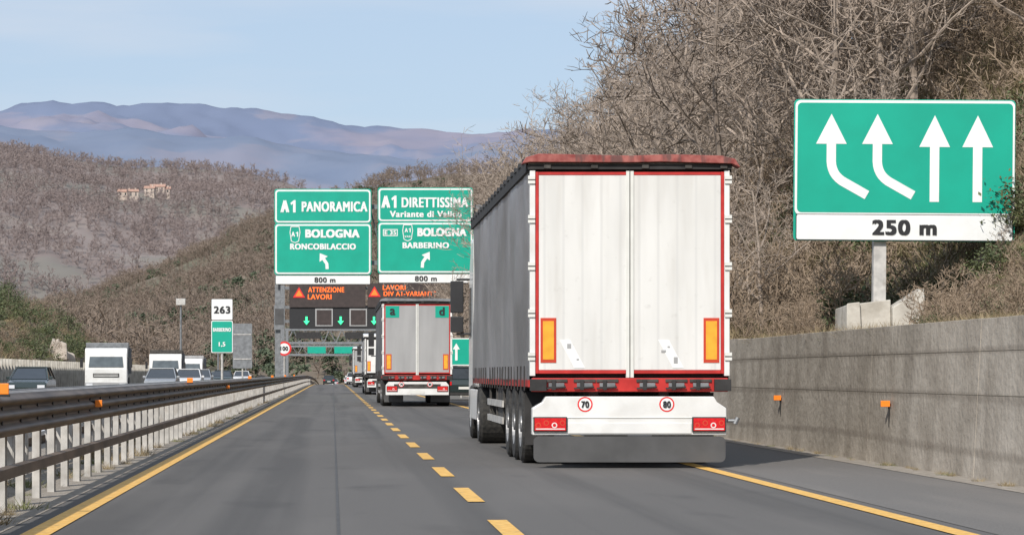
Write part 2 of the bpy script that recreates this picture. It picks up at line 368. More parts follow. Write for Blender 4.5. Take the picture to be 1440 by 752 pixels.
def semi(name,X,Y,door='door',tarp='tarp',H=4.0,frame='white',trim='red',rail='redrail',front='white',kind='main'):
    e=empty(name,(X,Y,zr(Y))); L=13.6; W=1.27
    zt=H-.16
    m=MB(); m.box(-W+.06,W-.06,.10,L,1.12,zt,'dark'); m.box(-W+.0,W-.0,L-.05,L+.02,1.1,zt,frame); m.obj('cargo_body',e)
    curtain('curtain_left',e,-W,-1,L,1.12,zt-.02,tarp,1); curtain('curtain_right',e,W,1,L,1.12,zt-.02,tarp,9)
    m=MB(); m.box(-W-.02,W+.02,.05,L,zt+.03,zt+.06,'post')
    for s in (-1,1):
        a,b=sorted((s*(W-.01),s*(W+.045))); m.box(a,b,.08,L,zt-.06,zt+.07,'dark')
        y=.3
        while y<L:
            a,b=sorted((s*(W-.02),s*(W+.06)))
            m.prismx([(y,zt+.07),(y+.08,zt+.13),(y+.30,zt+.14),(y+.4,zt+.07)],a,b,'dark'); y+=.75
    m.obj('roof',e)
    m=MB(); m.prism([(-W-.11,H-.13),(-W-.06,H-.05),(-W+.1,H-.005),(-.6,H-.015),(0,H-.03),(.5,H-.012),(W-.1,H-.03),(W+.06,H-.07),(W+.13,H-.18),(W+.02,H-.13),(.4,H-.105),(0,H-.115),(-W-.02,H-.11)],-.12,.14,rail)
    m.box(-W-.03,W+.03,-.05,.1,H-.20,H-.135,'dark')
    for x in (-1.1,-.5,.15,.7,1.15): m.box(x,x+.09,-.075,-.051,H-.19,H-.14,'dirt')
    m.obj('roof_rear_rail',e,bevel=.006)
    zb=1.17; zd=H-.21
    m=MB()
    for s in (-1,1):
        a,b=sorted((s*(W-.065),s*(W+.005))); m.box(a,b,-.03,.12,zb,zd,frame)
    m.obj('rear_pillars',e,bevel=.008)
    m=MB()
    for s in (-1,1):
        a,b=sorted((s*(W-.068),s*(W-.108))); m.box(a,b,-.035,.1,zb+.03,zd-.02,trim)
        a,b=sorted((s*.05,s*(W-.11))); m.box(a,b,-.035,.1,zd-.06,zd-.022,trim); m.box(a,b,-.035,.1,zb+.03,zb+.075,trim)
    m.obj('door_trim',e,bevel=.004)
    m=MB()
    for s in (-1,1):
        a,b=sorted((s*.035,s*(W-.11))); m.box(a,b,-.028,.08,zb+.077,zd-.062,door)
    m.obj('doors',e,bevel=.004)
    m=MB()
    pw='platewhite' if frame=='white' else frame
    m.box(-.048,-.006,-.045,.08,zb-.02,zd-.01,pw); m.box(.006,.048,-.045,.08,zb-.02,zd-.01,pw)
    m.box(-.005,.005,-.01,.08,zb,zd-.03,'dirt')
    for s in (-1,1):
        for z in (zb+.20,zb+.75,zb+1.35,zb+1.95,zb+2.45):
            if z<zd-.1:
                a,b=sorted((s*(W-.06),s*(W+.03))); m.box(a,b,-.055,-.031,z,z+.10,'platewhite'); m.box(a,b,-.058,-.0555,z+.04,z+.055,'dirt')
    m.obj('lock_bars_and_hinges',e,bevel=.004)
    m=MB()
    for s in (-1,1):
        a=s*(W-.23); m.box(a-.1,a+.1,-.036,-.0282,zb+.17,zb+.74,'markred'); m.box(a-.07,a+.07,-.041,-.0362,zb+.21,zb+.70,'markyellow')
    m.obj('rear_marker_boards',e)
    if kind=='main':
        m=MB()
        for x0 in (-.90,.36): m.prism([(x0,zb+.46),(x0+.14,zb+.46),(x0+.33,zb+.10),(x0+.19,zb+.10)],-.034,-.0283,'signwhite')
        m.obj('reflective_tape',e)
        m=MB()
        for px,pz,w,h in ((.40,.3,.06,.03),(.56,.16,.05,.08),(-.80,.35,.05,.06),(.48,.36,.03,.02),(-.68,.2,.03,.02)): m.box(px,px+w,-.0365,-.0345,zb+pz,zb+pz+h,'door2')
        m.obj('tape_wear',e)
    if kind=='second':
        m=MB(); m.box(-1.15,-.66,-.037,-.0282,zd-.50,zd-.08,'green'); m.box(.66,1.15,-.037,-.0282,zd-.50,zd-.08,'green')
        m.obj('door_plates',e)
        text('a',-.90,zd-.29,-.042,.2,.24,'black',e,.06); text('d',.90,zd-.27,-.042,.2,.30,'black',e,.06)
    m=MB(); m.box(-W+.02,W-.02,-.05,.14,.97,zb-.025,trim); m.obj('rear_beam',e,bevel=.01)
    m=MB()
    for s in (-1,1):
        a,b=sorted((s*(W-.2),s*(W+.01))); m.box(a,b,-.13,-.052,.98,1.13,'dark')
    for x in (-.98,-.62,-.33,.18,.55,.86):
        m.box(x-.06,x+.14,-.085,-.052,1.03,1.08,'steel'); m.box(x-.02,x+.03,-.10,-.052,.99,1.12,'dark')
        m.tube((x-.1,-.09,1.01),(x+.16,-.09,1.03),.014,.014,6,'dark',True)
        m.box(x-.1,x+.18,-.07,-.052,1.09,1.13,'dirt')
    m.obj('latches',e,bevel=.005)
    m=MB()
    for s in (-1,1): m.box(s*.45-.06,s*.45+.06,.1,L-1,.80,1.11,'dirt')
    for y in (.5,1.5,3,4.5,6,7.5,9,10.5,12): m.box(-W+.05,W-.05,y,y+.08,1.0,1.115,'dirt')
    for s in (-1,1):
        a,b=sorted((s*(W-.05),s*(W+.012))); m.box(a,b,.1,L,1.03,1.12,trim)
    for y in (1.9,3.21,4.52): m.tube((-1.1,y,.5),(1.1,y,.5),.07,.07,10,'dirt')
    for s in (-1,1):
        a,b=sorted((s*.8,s*.92)); m.box(a,b,9.6,9.72,.25,1.0,'dirt')
        a,b=sorted((s*(W-.03),s*(W+.0)))
        for z in (.45,.70): m.box(a,b,5.6,9.3,z,z+.1,'post')
        a,b=sorted((s*(W-.06),s*(W-.03)))
        for y in (5.8,7.4,9.1): m.box(a,b,y,y+.08,.42,1.03,'dirt')
    m.box(-W+.05,-.5,6.2,7.3,.5,1.0,'dirt'); m.box(.5,W-.05,6.2,7.3,.5,1.0,'dirt')
    m.obj('chassis',e)
    m=MB(); y=.5
    while y<L-.3:
        for s in (-1,1):
            a,b=sorted((s*(W+.03),s*(W+.045))); m.box(a,b,y,y+.045,.98,1.30,'dark')
        y+=.62
    m.obj('curtain_straps',e)
    m=MB()
    for y in (1.9,3.21,4.52):
        wheel(m,-1.07,y,.52,.38,-1); wheel(m,1.07,y,.52,.38,1)
    for s in (-1,1): wheel(m,s*1.0,11.9,.5,.55,s); wheel(m,s*1.06,15.5,.5,.32,s)
    m.obj('wheels',e,smooth=False)
    m=MB()
    for yc in (1.9,3.21,4.52):
        for s in (-1,1):
            a,b=sorted((s*.86,s*1.25)); pts=[]
            for i in range(9):
                t=math.radians(20+i*17.5); pts.append((yc+.62*math.cos(t),.5+.58*math.sin(t)))
            for p,q in zip(pts,pts[1:]):
                m.hexa([(a,p[0],p[1]-.012),(b,p[0],p[1]-.012),(b,q[0],q[1]-.012),(a,q[0],q[1]-.012)],[(a,p[0],p[1]),(b,p[0],p[1]),(b,q[0],q[1]),(a,q[0],q[1])],'dark')
    m.box(-1.25,-.86,1.22,1.24,.26,.95,'dark'); m.box(.86,1.25,1.22,1.24,.26,.95,'dark')
    m.obj('mudguards',e)
    if kind=='main':
        m=MB(); m.prism([(-1.08,.91),(1.06,.91),(1.10,.84),(1.22,.76),(1.22,.42),(-1.25,.42),(-1.25,.76),(-1.12,.84)],-.12,.10,'white')
        m.obj('bumper',e,bevel=.012)
        m=MB(); m.box(-1.25,1.22,-.132,-.1205,.635,.642,'platewhite'); m.box(-.80,.77,-.135,-.121,.44,.57,'white'); m.obj('bumper_ledge',e,bevel=.006)
        m=MB(); m.plate(-1.235,1.205,.075,.405,-.14,-.10,.07,'flap'); m.obj('underride_flap',e)
        lz=.46; lx=((-1.24,-.81),(.78,1.21)); lh=.19; ly=-.125
        m=MB(); m.tube((1.2,0,.60),(1.38,-.02,.60),.02,.02,8,'steel',True); m.tube((1.34,-.02,.56),(1.38,-.02,.64),.03,.03,8,'steel',True); m.obj('side_hook',e)
    else:
        m=MB(); m.prism([(-1.05,.90),(1.05,.90),(1.15,.78),(1.15,.42),(-1.15,.42),(-1.15,.78)],-.10,.10,'white')
        m.obj('bumper',e,bevel=.012)
        m=MB(); m.box(-.85,.85,-.108,-.102,.66,.82,'dirt'); m.box(-.26,.26,-.115,-.109,.47,.58,'platewhite')
        m.obj('bumper_details',e)
        m=MB()
        for s in (-1,1):
            a,b=sorted((s*.5,s*1.2)); m.box(a,b,.35,.37,.16,.42,'flap')
        m.obj('mud_flaps',e)
        lz=.55; lx=((-1.12,-.72),(.72,1.12)); lh=.2; ly=-.103
    m=MB()
    for a,b in lx:
        m.box(a,b,ly-.03,ly,lz,lz+lh,'dark'); m.box(a+.015,b-.015,ly-.04,ly-.031,lz+.015,lz+lh-.015,'lampred')
    m.obj('tail_lights',e,bevel=.008)
    m=MB()
    for a,b in lx:
        for i in range(4):
            cx=a+(b-a)*(.14+.24*i); c=(cx,lz+lh/2+(.02 if i%2 else -.01))
            m.disc(c,.036,ly-.0415,'lampwhite' if i==2 else 'markred',14); m.disc(c,.022,ly-.0425,'lampred',12)
        m.box(a+.03,b-.03,ly-.0412,ly-.0402,lz+.03,lz+.045,'lampwhite')
    m.obj('tail_light_lenses',e)
    if kind!='far':
        m=MB()
        for cx in (-.58,.46):
            m.disc((cx,.81),.097,-.1225,'redsign'); m.disc((cx,.81),.078,-.1245,'signwhite')
        m.obj('speed_limit_discs',e)
        text('70',-.58,.81,-.127,.10,.085,'black',e,.05); text('80',.46,.81,-.127,.10,.085,'black',e,.05)
    m=MB()
    m.prismx([(14.25,.95),(14.25,3.35),(14.5,3.62),(15.6,3.72),(16.25,3.2),(16.5,2.1),(16.55,.45),(16.0,.42),(15.98,.9),(15.05,.95)],-1.2,1.2,front)
    m.obj('cab',e,bevel=.06)
    m=MB(); m.box(-1.22,-1.201,15.5,16.2,1.9,2.8,'glass'); m.box(1.201,1.22,15.5,16.2,1.9,2.8,'glass'); m.box(-1.0,1.0,16.44,16.46,2.1,2.8,'glass')
    m.obj('cab_windows',e)
    m=MB()
    for s in (-1,1):
        a,b=sorted((s*1.205,s*1.26)); m.box(a,b,12.5,14.9,.38,.92,front)
        a,b=sorted((s*.9,s*1.2)); m.box(a,b,12.6,14.8,.4,.9,'dirt')
        a,b=sorted((s*1.205,s*1.24)); m.box(a,b,13.9,14.3,1.2,3.3,'dark')
    m.box(-.5,.5,10.8,16,.55,.95,'dirt')
    m.obj('tractor_frame',e,bevel=.02)
    m=MB()
    for s in (-1,1):
        a,b=sorted((s*1.32,s*1.56)); m.box(a,b,16.15,16.32,2.35,2.95,'black'); m.box(a,b,16.15,16.30,1.98,2.28,'black')
        m.tube((s*1.2,16.2,2.98),(s*1.45,16.22,2.98),.025,.025,6,'black'); m.tube((s*1.2,16.2,1.95),(s*1.45,16.22,1.95),.025,.025,6,'black')
    m.obj('mirrors',e,bevel=.03)
    return e
semi('curtain_sided_truck',3.79,33.6,kind='main')
semi('curtain_sided_truck',3.08,96,door='door2',tarp='tarp2',kind='second',H=3.95,front='steel',rail='steel')
semi('box_truck',3.1,150,door='white',tarp='white',kind='far',H=3.4,trim='dark',rail='white')
semi('box_truck',3.1,232,door='door2',tarp='door2',kind='far',H=3.5,trim='dark',rail='white')

def tipper(name,X,Y,rz,body='steel'):
    e=empty(name,(X,Y,0),rz)
    m=MB(); m.prismx([(0,.55),(-.02,1.42),(.16,2.35),(.35,2.68),(1.75,2.68),(1.8,.9),(1.2,.9),(1.15,.55)],-1.22,1.22,'white'); m.obj('cab',e,bevel=.06)
    m=MB(); m.hexa([(-1.0,-.035,1.58),(1.0,-.035,1.58),(1.0,.1,1.58),(-1.0,.1,1.58)],[(-.94,.10,2.18),(.94,.10,2.18),(.94,.25,2.18),(-.94,.25,2.18)],'glass2'); m.box(-1.235,-1.221,.35,1.2,1.5,2.2,'glass2'); m.box(1.221,1.235,.35,1.2,1.5,2.2,'glass2'); m.obj('windows',e)
    m=MB(); m.box(-.75,.75,-.06,-.022,1.0,1.22,'dirt'); m.box(-1.22,1.22,-.14,.1,.38,.70,'door2')
    for z in (1.04,1.12): m.box(-.7,.7,-.075,-.061,z,z+.03,'white')
    m.obj('grille_and_bumper',e,bevel=.02)
    m=MB()
    for s in (-1,1): m.box(s*.95-.18,s*.95+.18,-.155,-.142,.45,.64,'headlamp')
    m.obj('headlights',e)
    m=MB()
    for s in (-1,1): m.box(s*1.42-.09,s*1.42+.09,.1,.2,1.55,2.05,'black'); m.tube((s*1.15,.2,2.1),(s*1.4,.15,2.1),.02,.02,6,'black')
    m.obj('mirrors',e,bevel=.02)
    m=MB(); m.hexa([(-1.15,2.1,1.15),(1.15,2.1,1.15),(1.15,6.8,1.15),(-1.15,6.8,1.15)],[(-1.25,2.0,3.0),(1.25,2.0,3.0),(1.25,7.0,2.7),(-1.25,7.0,2.7)],body)
    for y in (2.6,3.6,4.6,5.6,6.4):
        for s in (-1,1): m.box(s*1.25-.05,s*1.25+.05,y,y+.1,1.2,2.7,'steel')
    m.box(-.5,.5,.5,7,.6,1.1,'dirt'); m.obj('tipper_body',e,bevel=.02)
    m=MB()
    for y in (1.1,4.6,5.8):
        for s in (-1,1): wheel(m,s*1.02,y,.5,.35,s)
    m.obj('wheels',e)
tipper('tipper_truck',-13.1,152,.05,'steel')
tipper('tipper_truck',-14.2,262,0,'door2')
tipper('tipper_truck',-12.6,198,.03,'dirt')

def car(name,X,Y,paint,rz=0,z=None):
    e=empty(name,(X,Y,zr(Y) if z is None else z),rz); h=1.48
    m=MB(); m.prismx([(0,.35),(-.03,.7),(.08,.95),(.9,1.0),(3.0,.98),(4.0,.82),(4.25,.6),(4.25,.3),(3.9,.22),(.3,.22)],-.88,.88,paint); m.obj('body',e,bevel=.07)
    m=MB(); b=[(-.84,.12,.96),(.84,.12,.96),(.82,3.2,.96),(-.82,3.2,.96)]
    t=[(-.66,.55,h),(.66,.55,h),(.64,2.1,h),(-.64,2.1,h)]
    m.hexa(b,t,'glass'); m.obj('greenhouse_glass',e,bevel=.03)
    m=MB(); m.box(-.68,.68,.5,2.15,h-.015,h+.035,paint)
    for s in (-1,1):
        for y0,y1 in ((.14,.56),(1.35,1.4),(3.15,2.1)):
            m.hexa([(s*.845-.03,y0,.96),(s*.845+.03,y0,.96),(s*.845+.03,y0+.1,.96),(s*.845-.03,y0+.1,.96)],[(s*.665-.03,y1,h),(s*.665+.03,y1,h),(s*.665+.03,y1+.1,h),(s*.665-.03,y1+.1,h)],paint)
        m.box(s*.95-.08,s*.95+.08,2.75,2.9,.95,1.08,paint)
    m.obj('roof_and_pillars',e,bevel=.015)
    m=MB()
    for s in (-1,1): m.box(s*.7-.13,s*.7+.13,-.045,.0,.68,.84,'lampred'); m.box(s*.66-.16,s*.66+.16,4.2,4.27,.55,.7,'headlamp')
    m.box(-.26,.26,-.045,-.02,.5,.61,'platewhite'); m.box(-.5,.5,4.24,4.27,.35,.52,'dark'); m.box(-.8,.8,-.04,0,.25,.36,'dark')
    m.obj('lights_and_trim',e)
    m=MB()
    for y in (.8,3.4):
        for s in (-1,1): wheel(m,s*.78,y,.32,.2,s)
    m.obj('wheels',e)
M['carsilver']=mat('paint_silver',(.42,.43,.44),.3,.5,amt=.05,coat=.5)
M['carwhite']=mat('paint_white',(.7,.7,.7),.3,amt=.05,coat=.5)
M['cardark']=mat('paint_dark',(.03,.045,.045),.25,.2,amt=.05,coat=.6)
M['carred']=mat('paint_red',(.3,.02,.02),.3,amt=.05,coat=.5)
pi=math.pi
car('car',-13.5,120,'cardark',pi+.0)
car('car',-9.6,150,'carsilver',pi); car('car',-9.3,172,'carwhite',pi); car('car',-9.6,192,'carsilver',pi)
car('car',-12.8,232,'carwhite',pi); car('car',-9.8,236,'cardark',pi); car('car',-13,300,'carsilver',pi); car('car',-9.6,280,'carwhite',pi)
car('car',.1,470,'carsilver'); car('car',-.6,400,'cardark'); car('car',2.6,330,'carwhite'); car('car',3.0,350,'carsilver'); car('car',2.9,272,'cardark')
car('car',5.9,118,'cardark'); car('car',2.7,410,'carwhite'); car('car',2.8,440,'carred')

# ---------------------------------------------------------------- signs
def sweep_arrow(m,path,hw,head,y0,y1,k):
    P=[Vector(p) for p in path]; L=[];R=[]
    for i,p in enumerate(P):
        d=(P[min(i+1,len(P)-1)]-P[max(i-1,0)]).normalized(); n=Vector((-d.y,d.x))
        L.append(p+n*hw); R.append(p-n*hw)
    d=(P[-1]-P[-2]).normalized(); n=Vector((-d.y,d.x)); b=P[-1]
    out=[tuple(p) for p in R]+[tuple(b-n*head[0]),tuple(b+d*head[1]),tuple(b+n*head[0])]+[tuple(p) for p in reversed(L)]
    m.prism(out,y0,y1,k)

W_='signwhite'
e=empty('lane_direction_sign',(10.82,50,0)); e.rotation_euler=(0,math.radians(.5),math.radians(-2))
m=MB(); m.plate(-2.07,2.07,4.20,6.38,-.02,.02,.10,W_); m.plate(-2.0,2.0,3.73,4.19,-.02,.02,.03,W_); m.obj('panel',e)
m=MB(); m.plate(-2.09,2.09,3.71,6.40,.021,.04,.08,'green')
for z in (3.95,4.6,5.4,6.1): m.box(-1.9,1.9,.041,.09,z-.04,z+.04,'post')
m.obj('panel_back',e)
m=MB(); m.plate(-2.03,2.03,4.25,6.33,-.026,-.0205,.08,'green'); m.obj('green_field',e)
m=MB(); m.plate(-2.05,2.05,3.72,4.22,-.024,-.0205,.04,'black'); m.plate(-2.035,2.035,3.735,4.205,-.030,-.0245,.035,W_); m.obj('distance_panel',e)
m=MB()
y0,y1=-.032,-.0265
for cx in (.56,1.37): sweep_arrow(m,[(cx,4.46),(cx,5.5)],.088,(.29,.60),y0,y1,W_)
for cx in (-1.39,-.52):
    a=(cx+.27,4.81);b=(cx+.01,4.94);c=(cx,5.22)
    path=[(cx+.68,4.58)]
    for i in range(0,8):
        t=i/7; path.append(((1-t)**2*a[0]+2*t*(1-t)*b[0]+t*t*c[0],(1-t)**2*a[1]+2*t*(1-t)*b[1]+t*t*c[1]))
    path.append((cx,5.55))
    sweep_arrow(m,path,.088,(.29,.57),y0,y1,W_)
m.obj('arrows',e)
text('250 m',0,3.97,-.035,1.22,.29,'black',e,bold=.07)
m=MB(); m.box(-.55,-.31,.10,.32,2.0,5.9,'post'); m.obj('post',e,bevel=.01)
e=empty('sign_foundation',(10.2,50.1,0))
m=MB(); m.hexa([(-.5,-.4,1.4),(.35,-.4,1.4),(.35,.8,1.4),(-.5,.8,1.4)],[(-.48,-.35,2.50),(.35,-.35,2.60),(.35,.8,2.60),(-.48,.8,2.45)],'concrete_l')
m.hexa([(.36,-.5,1.7),(1.0,-.5,1.9),(1.0,.1,1.9),(.36,.1,1.7)],[(.36,-.5,2.45),(.95,-.5,2.82),(.95,.1,2.82),(.36,.1,2.45)],'concrete_l')
m.hexa([(-.5,-.48,1.4),(-.2,-.48,1.4),(-.2,-.41,1.4),(-.5,-.41,1.4)],[(-.5,-.45,2.53),(-.25,-.45,2.55),(-.25,-.41,2.55),(-.5,-.41,2.5)],'concrete_l')
m.obj('blocks',e,bevel=.03)

e=empty('direction_sign_gantry',(0,150,0))
def panel(m,x0,x1,z0,z1,k='green',b=.10):
    m.plate(x0,x1,z0,z1,-.03,.0,.18 if z1-z0>1 else .04,W_ if k=='green' else 'black')
    m.plate(x0+b,x1-b,z0+b,z1-b,-.04,-.0305,.12 if z1-z0>1 else .03,k)
m=MB()
for x0,x1,o in ((-3.28,2.15,0),(2.61,7.95,.08)):
    m.plate(x0-.05,x1+.05,9.80+o-.05,11.66+o+.05,.001,.03,.15,'green'); m.plate(x0-.05,x1+.05,6.87+o-.05,9.70+o+.05,.001,.03,.15,'green')
    panel(m,x0,x1,9.80+o,11.66+o,b=.09); panel(m,x0,x1,6.87+o,9.70+o,b=.09); panel(m,x0,x1,6.27+o,6.80+o,W_,.03)
m.obj('panels',e)
def one(x,z,w,h,y=-.05):
    m=MB(); t=w*.46
    m.prism([(x-t/2+w*.15,z-h/2),(x+t/2+w*.15,z-h/2),(x+t/2+w*.15,z+h/2),(x-t/2+w*.3,z+h/2),(x-w*.55,z+h*.27),(x-w*.40,z+h*.10),(x-t/2+w*.15,z+h*.22)],y-.004,y,W_)
    m.obj('figure_one',e)
TY=-.055
text('A',-2.73,10.72,TY,.50,.70,W_,e,.08); one(-2.24,10.72,.32,.70)
text('PANORAMICA',.10,10.70,TY,3.75,.58,W_,e,.05)
text('BOLOGNA',-.02,9.17,TY,3.1,.48,W_,e,.08); text('RONCOBILACCIO',-.56,8.43,TY,3.75,.34,W_,e,.07)
text('A',-2.26,9.13,TY,.22,.28,W_,e,.06); one(-2.03,9.13,.15,.28)
text('A',3.02,10.98,TY,.50,.70,W_,e,.08); one(3.51,10.98,.32,.70)
text('DIRETTISSIMA',5.82,10.94,TY,3.8,.58,W_,e,.045)
text('Variante di Valico',5.3,10.28,TY,4.1,.36,W_,e,.06)
text('BOLOGNA',6.22,9.25,TY,2.80,.48,W_,e,.08); text('BARBERINO',5.3,8.50,TY,2.65,.34,W_,e,.07)
text('E 35',3.28,9.22,TY,.66,.24,W_,e,.06); text('A',4.19,9.36,TY,.19,.24,W_,e,.06); one(4.39,9.36,.13,.24); text('VAR',4.27,9.0,TY,.36,.12,W_,e,.04)
text('800 m',-.45+.0,6.53,TY,1.2,.30,'black',e,.05); text('800 m',5.3,6.61,TY,1.25,.30,'black',e,.05)
m=MB()
def ring(m,x0,x1,z0,z1,t=.045):
    m.box(x0,x1,-.047,-.041,z0,z0+t,W_); m.box(x0,x1,-.047,-.041,z1-t,z1,W_); m.box(x0,x0+t,-.047,-.041,z0+t,z1-t,W_); m.box(x1-t,x1,-.047,-.041,z0+t,z1-t,W_)
def hexring(m,cx,cz,r):
    P=[(-.5,1),(.5,1),(.62,.3),(.45,-.8),(0,-1),(-.45,-.8),(-.62,.3)]
    P=[(cx+a*r,cz+b*r) for a,b in P]
    for a,b in zip(P,P[1:]+P[:1]): m.tube((a[0],-.045,a[1]),(b[0],-.045,b[1]),.028,.028,6,W_)
hexring(m,-2.15,9.10,.46); ring(m,2.86,3.70,9.03,9.42); hexring(m,4.27,9.20,.46)
sweep_arrow(m,[(-.32,7.15),(-.34,7.45),(-.52,7.72)],.09,(.28,.40),-.047,-.041,W_)
sweep_arrow(m,[(5.1,7.23),(5.12,7.53),(5.30,7.80)],.09,(.28,.40),-.047,-.041,W_)
m.obj('symbols_and_arrows',e)
m=MB()
for xp in (-3.15,10.2):
    m.box(xp-.16,xp+.16,.35,.67,-.02,11.0,'steel'); m.box(xp-.35,xp+.35,.2,.85,-.02,.35,'concrete_l')
for z in (7.4,10.6): m.box(-3.3,10.4,.42,.62,z,z+.25,'steel')
x=-3.1
while x<10:
    m.tube((x,.52,7.65),(x+.75,.52,10.6),.05,.05,6,'steel'); m.tube((x+.75,.52,10.6),(x+1.5,.52,7.65),.05,.05,6,'steel'); x+=1.5
for x in (-2.8,-.5,1.7,3.0,5.3,7.6): m.box(x-.05,x+.05,.04,.42,6.6,11.4,'post')
m.obj('frame',e)
m=MB(); m.box(-3.35,-2.75,.12,.16,3.7,5.1,'steel'); m.box(-3.3,-2.8,.10,.119,4.0,4.9,'flap'); m.obj('small_panel',e)

e=empty('variable_message_sign',(0,300,zr(300)))
dz=-zr(300)
m=MB(); m.box(-4.95,3.73,0,.7,8.75+dz,11.35+dz,'vms'); m.box(3.97,12.3,0,.7,8.75+dz,11.5+dz,'vms'); m.box(-4.95,12.3,.2,.7,6.3+dz,8.7+dz,'black')
m.obj('display_panels',e)
m=MB()
for x in (-1.0,2.9,6.8,10.0):
    m.box(x-1.0,x+1.0,.12,.19,6.6+dz,8.6+dz,'door2'); m.box(x-.85,x+.85,.08,.119,6.75+dz,8.45+dz,'vms')
m.obj('signal_boxes',e)
m=MB()
for x in (-3.0,.9,4.7,8.5): sweep_arrow(m,[(x,7.7+dz),(x,7.2+dz)],.12,(.36,.45),.06,.075,'ledgreen')
m.obj('lane_arrows',e)
m=MB()
for cx,cz in ((-3.85,10.4+dz),(4.75,10.5+dz)):
    P=[(cx-.7,cz-.55),(cx+.7,cz-.55),(cx,cz+.65)]
    m.prism(P,-.05,-.02,'redsign'); m.prism([(cx-.42,cz-.38),(cx+.42,cz-.38),(cx,cz+.35)],-.07,-.051,'led')
m.obj('warning_triangles',e)
text('ATTENZIONE',-.75,10.75+dz,-.03,4.1,.58,'led',e,.03); text('LAVORI',-1.5,9.95+dz,-.03,2.7,.58,'led',e,.03)
text('LAVORI',7.0,11.0+dz,-.03,2.6,.55,'led',e,.03); text('DIV A1-VARIANTE',8.8,10.3+dz,-.03,6.0,.52,'led',e,.03)
m=MB(); m.box(-6.0,-5.5,.8,1.3,-.1,11.3+dz,'steel'); m.box(13.5,14,.8,1.3,-.1,11.3+dz,'steel')
for z in (7.0,8.6,10.8): m.box(-6,14,.9,1.2,z+dz,z+.35+dz,'steel')
m.obj('frame',e)

def gantry(name,Y,x0,x1,z0,z1,panels):
    zz=zr(Y); e=empty(name,(0,Y,zz)); m=MB()
    for x in (x0,x1): m.box(x-.25,x+.25,0,.5,-.1,z1-zz,'steel')
    for z in (z0,z1): m.box(x0-.3,x1+.3,.05,.45,z-zz-.2,z-zz+.2,'steel')
    x=x0
    while x<x1-1: m.tube((x,.2,z0-zz),(x+1,.2,z1-zz),.09,.09,6,'steel'); m.tube((x+1,.2,z1-zz),(x+2,.2,z0-zz),.09,.09,6,'steel'); x+=2
    m.obj('frame',e); m=MB()
    for a,b,c,d,k in panels: m.box(a,b,-.1,-.02,c-zz,d-zz,k)
    if panels:m.obj('panels',e)
gantry('steel_gantry',430,-7.5,16,6.2,8.4,[(-6,-2,6.9,8.0,'dark'),(2,7,6.9,8.0,'dark')])
gantry('steel_gantry',520,-9,16,4.9,6.6,[(-5,-1.4,5.2,6.5,'green'),(.3,4.1,5.2,6.5,'green'),(5,9,5.2,6.5,'green')])
zz=zr(650); e=empty('overpass',(0,650,zz)); m=MB()
m.box(-40,40,0,9,2.9-zz,3.7-zz,'concrete_l'); m.box(-18,12,-.3,-.02,2.7-zz,4.3-zz,'blue'); m.box(-40,40,-.05,.15,3.7-zz,4.9-zz,'post')
for x in (-30,-18,-6,12,24): m.box(x-.5,x+.5,1,8,-.1,2.9-zz,'concrete_l')
m.obj('deck_and_piers',e)

def roadsign(name,X,Y,ph,r=.05):
    e=empty(name,(X,Y,zr(Y))); m=MB(); m.tube((0,.06,-.03),(0,.06,ph),r,r,10,'post',True); m.obj('post',e); return e
e=roadsign('kilometre_sign',-4.42,105,4.1)
m=MB(); m.plate(-.43,.43,3.33,4.18,-.03,0,.04,'black'); m.plate(-.415,.415,3.345,4.165,-.04,-.031,.03,W_)
m.plate(-.43,.43,2.03,3.31,-.03,0,.05,W_); m.plate(-.40,.40,2.06,3.28,-.04,-.031,.04,'green'); m.obj('panels',e)
text('263',0,3.74,-.045,.66,.29,'black',e,.06); text('BARBERINO',0,2.95,-.045,.72,.15,W_,e,.05); text('1,5',0,2.36,-.045,.26,.2,W_,e,.05)
e=roadsign('speed_limit_sign',-3.1,168,3.2)
m=MB()
m.disc((0,2.80),.46,-.03,'redsign'); m.disc((0,2.80),.34,-.035,W_); m.disc((0,2.80),.46,0,'steel'); m.obj('disc',e)
text('100',0,2.80,-.04,.50,.28,'black',e,.06)
e=roadsign('traffic_sign',-5.15,150,4.0); m=MB(); m.plate(-.55,.55,1.5,4.05,-.02,0,.05,'steel'); m.box(-.5,.5,-.05,-.021,2.0,2.06,'post'); m.box(-.5,.5,-.05,-.021,3.4,3.46,'post'); m.obj('panel_back',e)
e=roadsign('traffic_sign',6.35,130,2.8); m=MB(); m.plate(-.6,.6,1.6,2.95,-.03,0,.06,W_); m.plate(-.55,.55,1.65,2.9,-.036,-.031,.05,'green'); sweep_arrow(m,[(-.25,1.85),(-.25,2.4)],.06,(.17,.3),-.042,-.037,W_); m.obj('panel',e)
for X,Y in ((-16.4,284),(-16.4,496),(-17,390)):
    e=empty('street_lamp',(X,Y,zr(Y))); h=9.2 if Y<300 else 11.5
    m=MB(); m.tube((0,0,-.3),(0,0,h),.16,.09,10,'steel',True); m.obj('pole',e)
    m=MB(); m.box(-.55,.55,-.15,.15,h-.02,h+.12,'steel'); m.box(-.5,.5,-.35,-.16,h-.6,h+.1,'post'); m.obj('lamp_head',e,bevel=.03)

m=MB(); y=95
while y<262:
    m.box(-16.62,-16.35,y,y+.14,zr(y)-.05,1.95,'concrete_l'); y+=1.3
m.box(-16.7,-16.62,95,262,-.05,1.75,'concrete'); m.box(-16.7,-16.60,95,262,1.76,1.86,'concrete_l'); m.obj('slatted_fence')

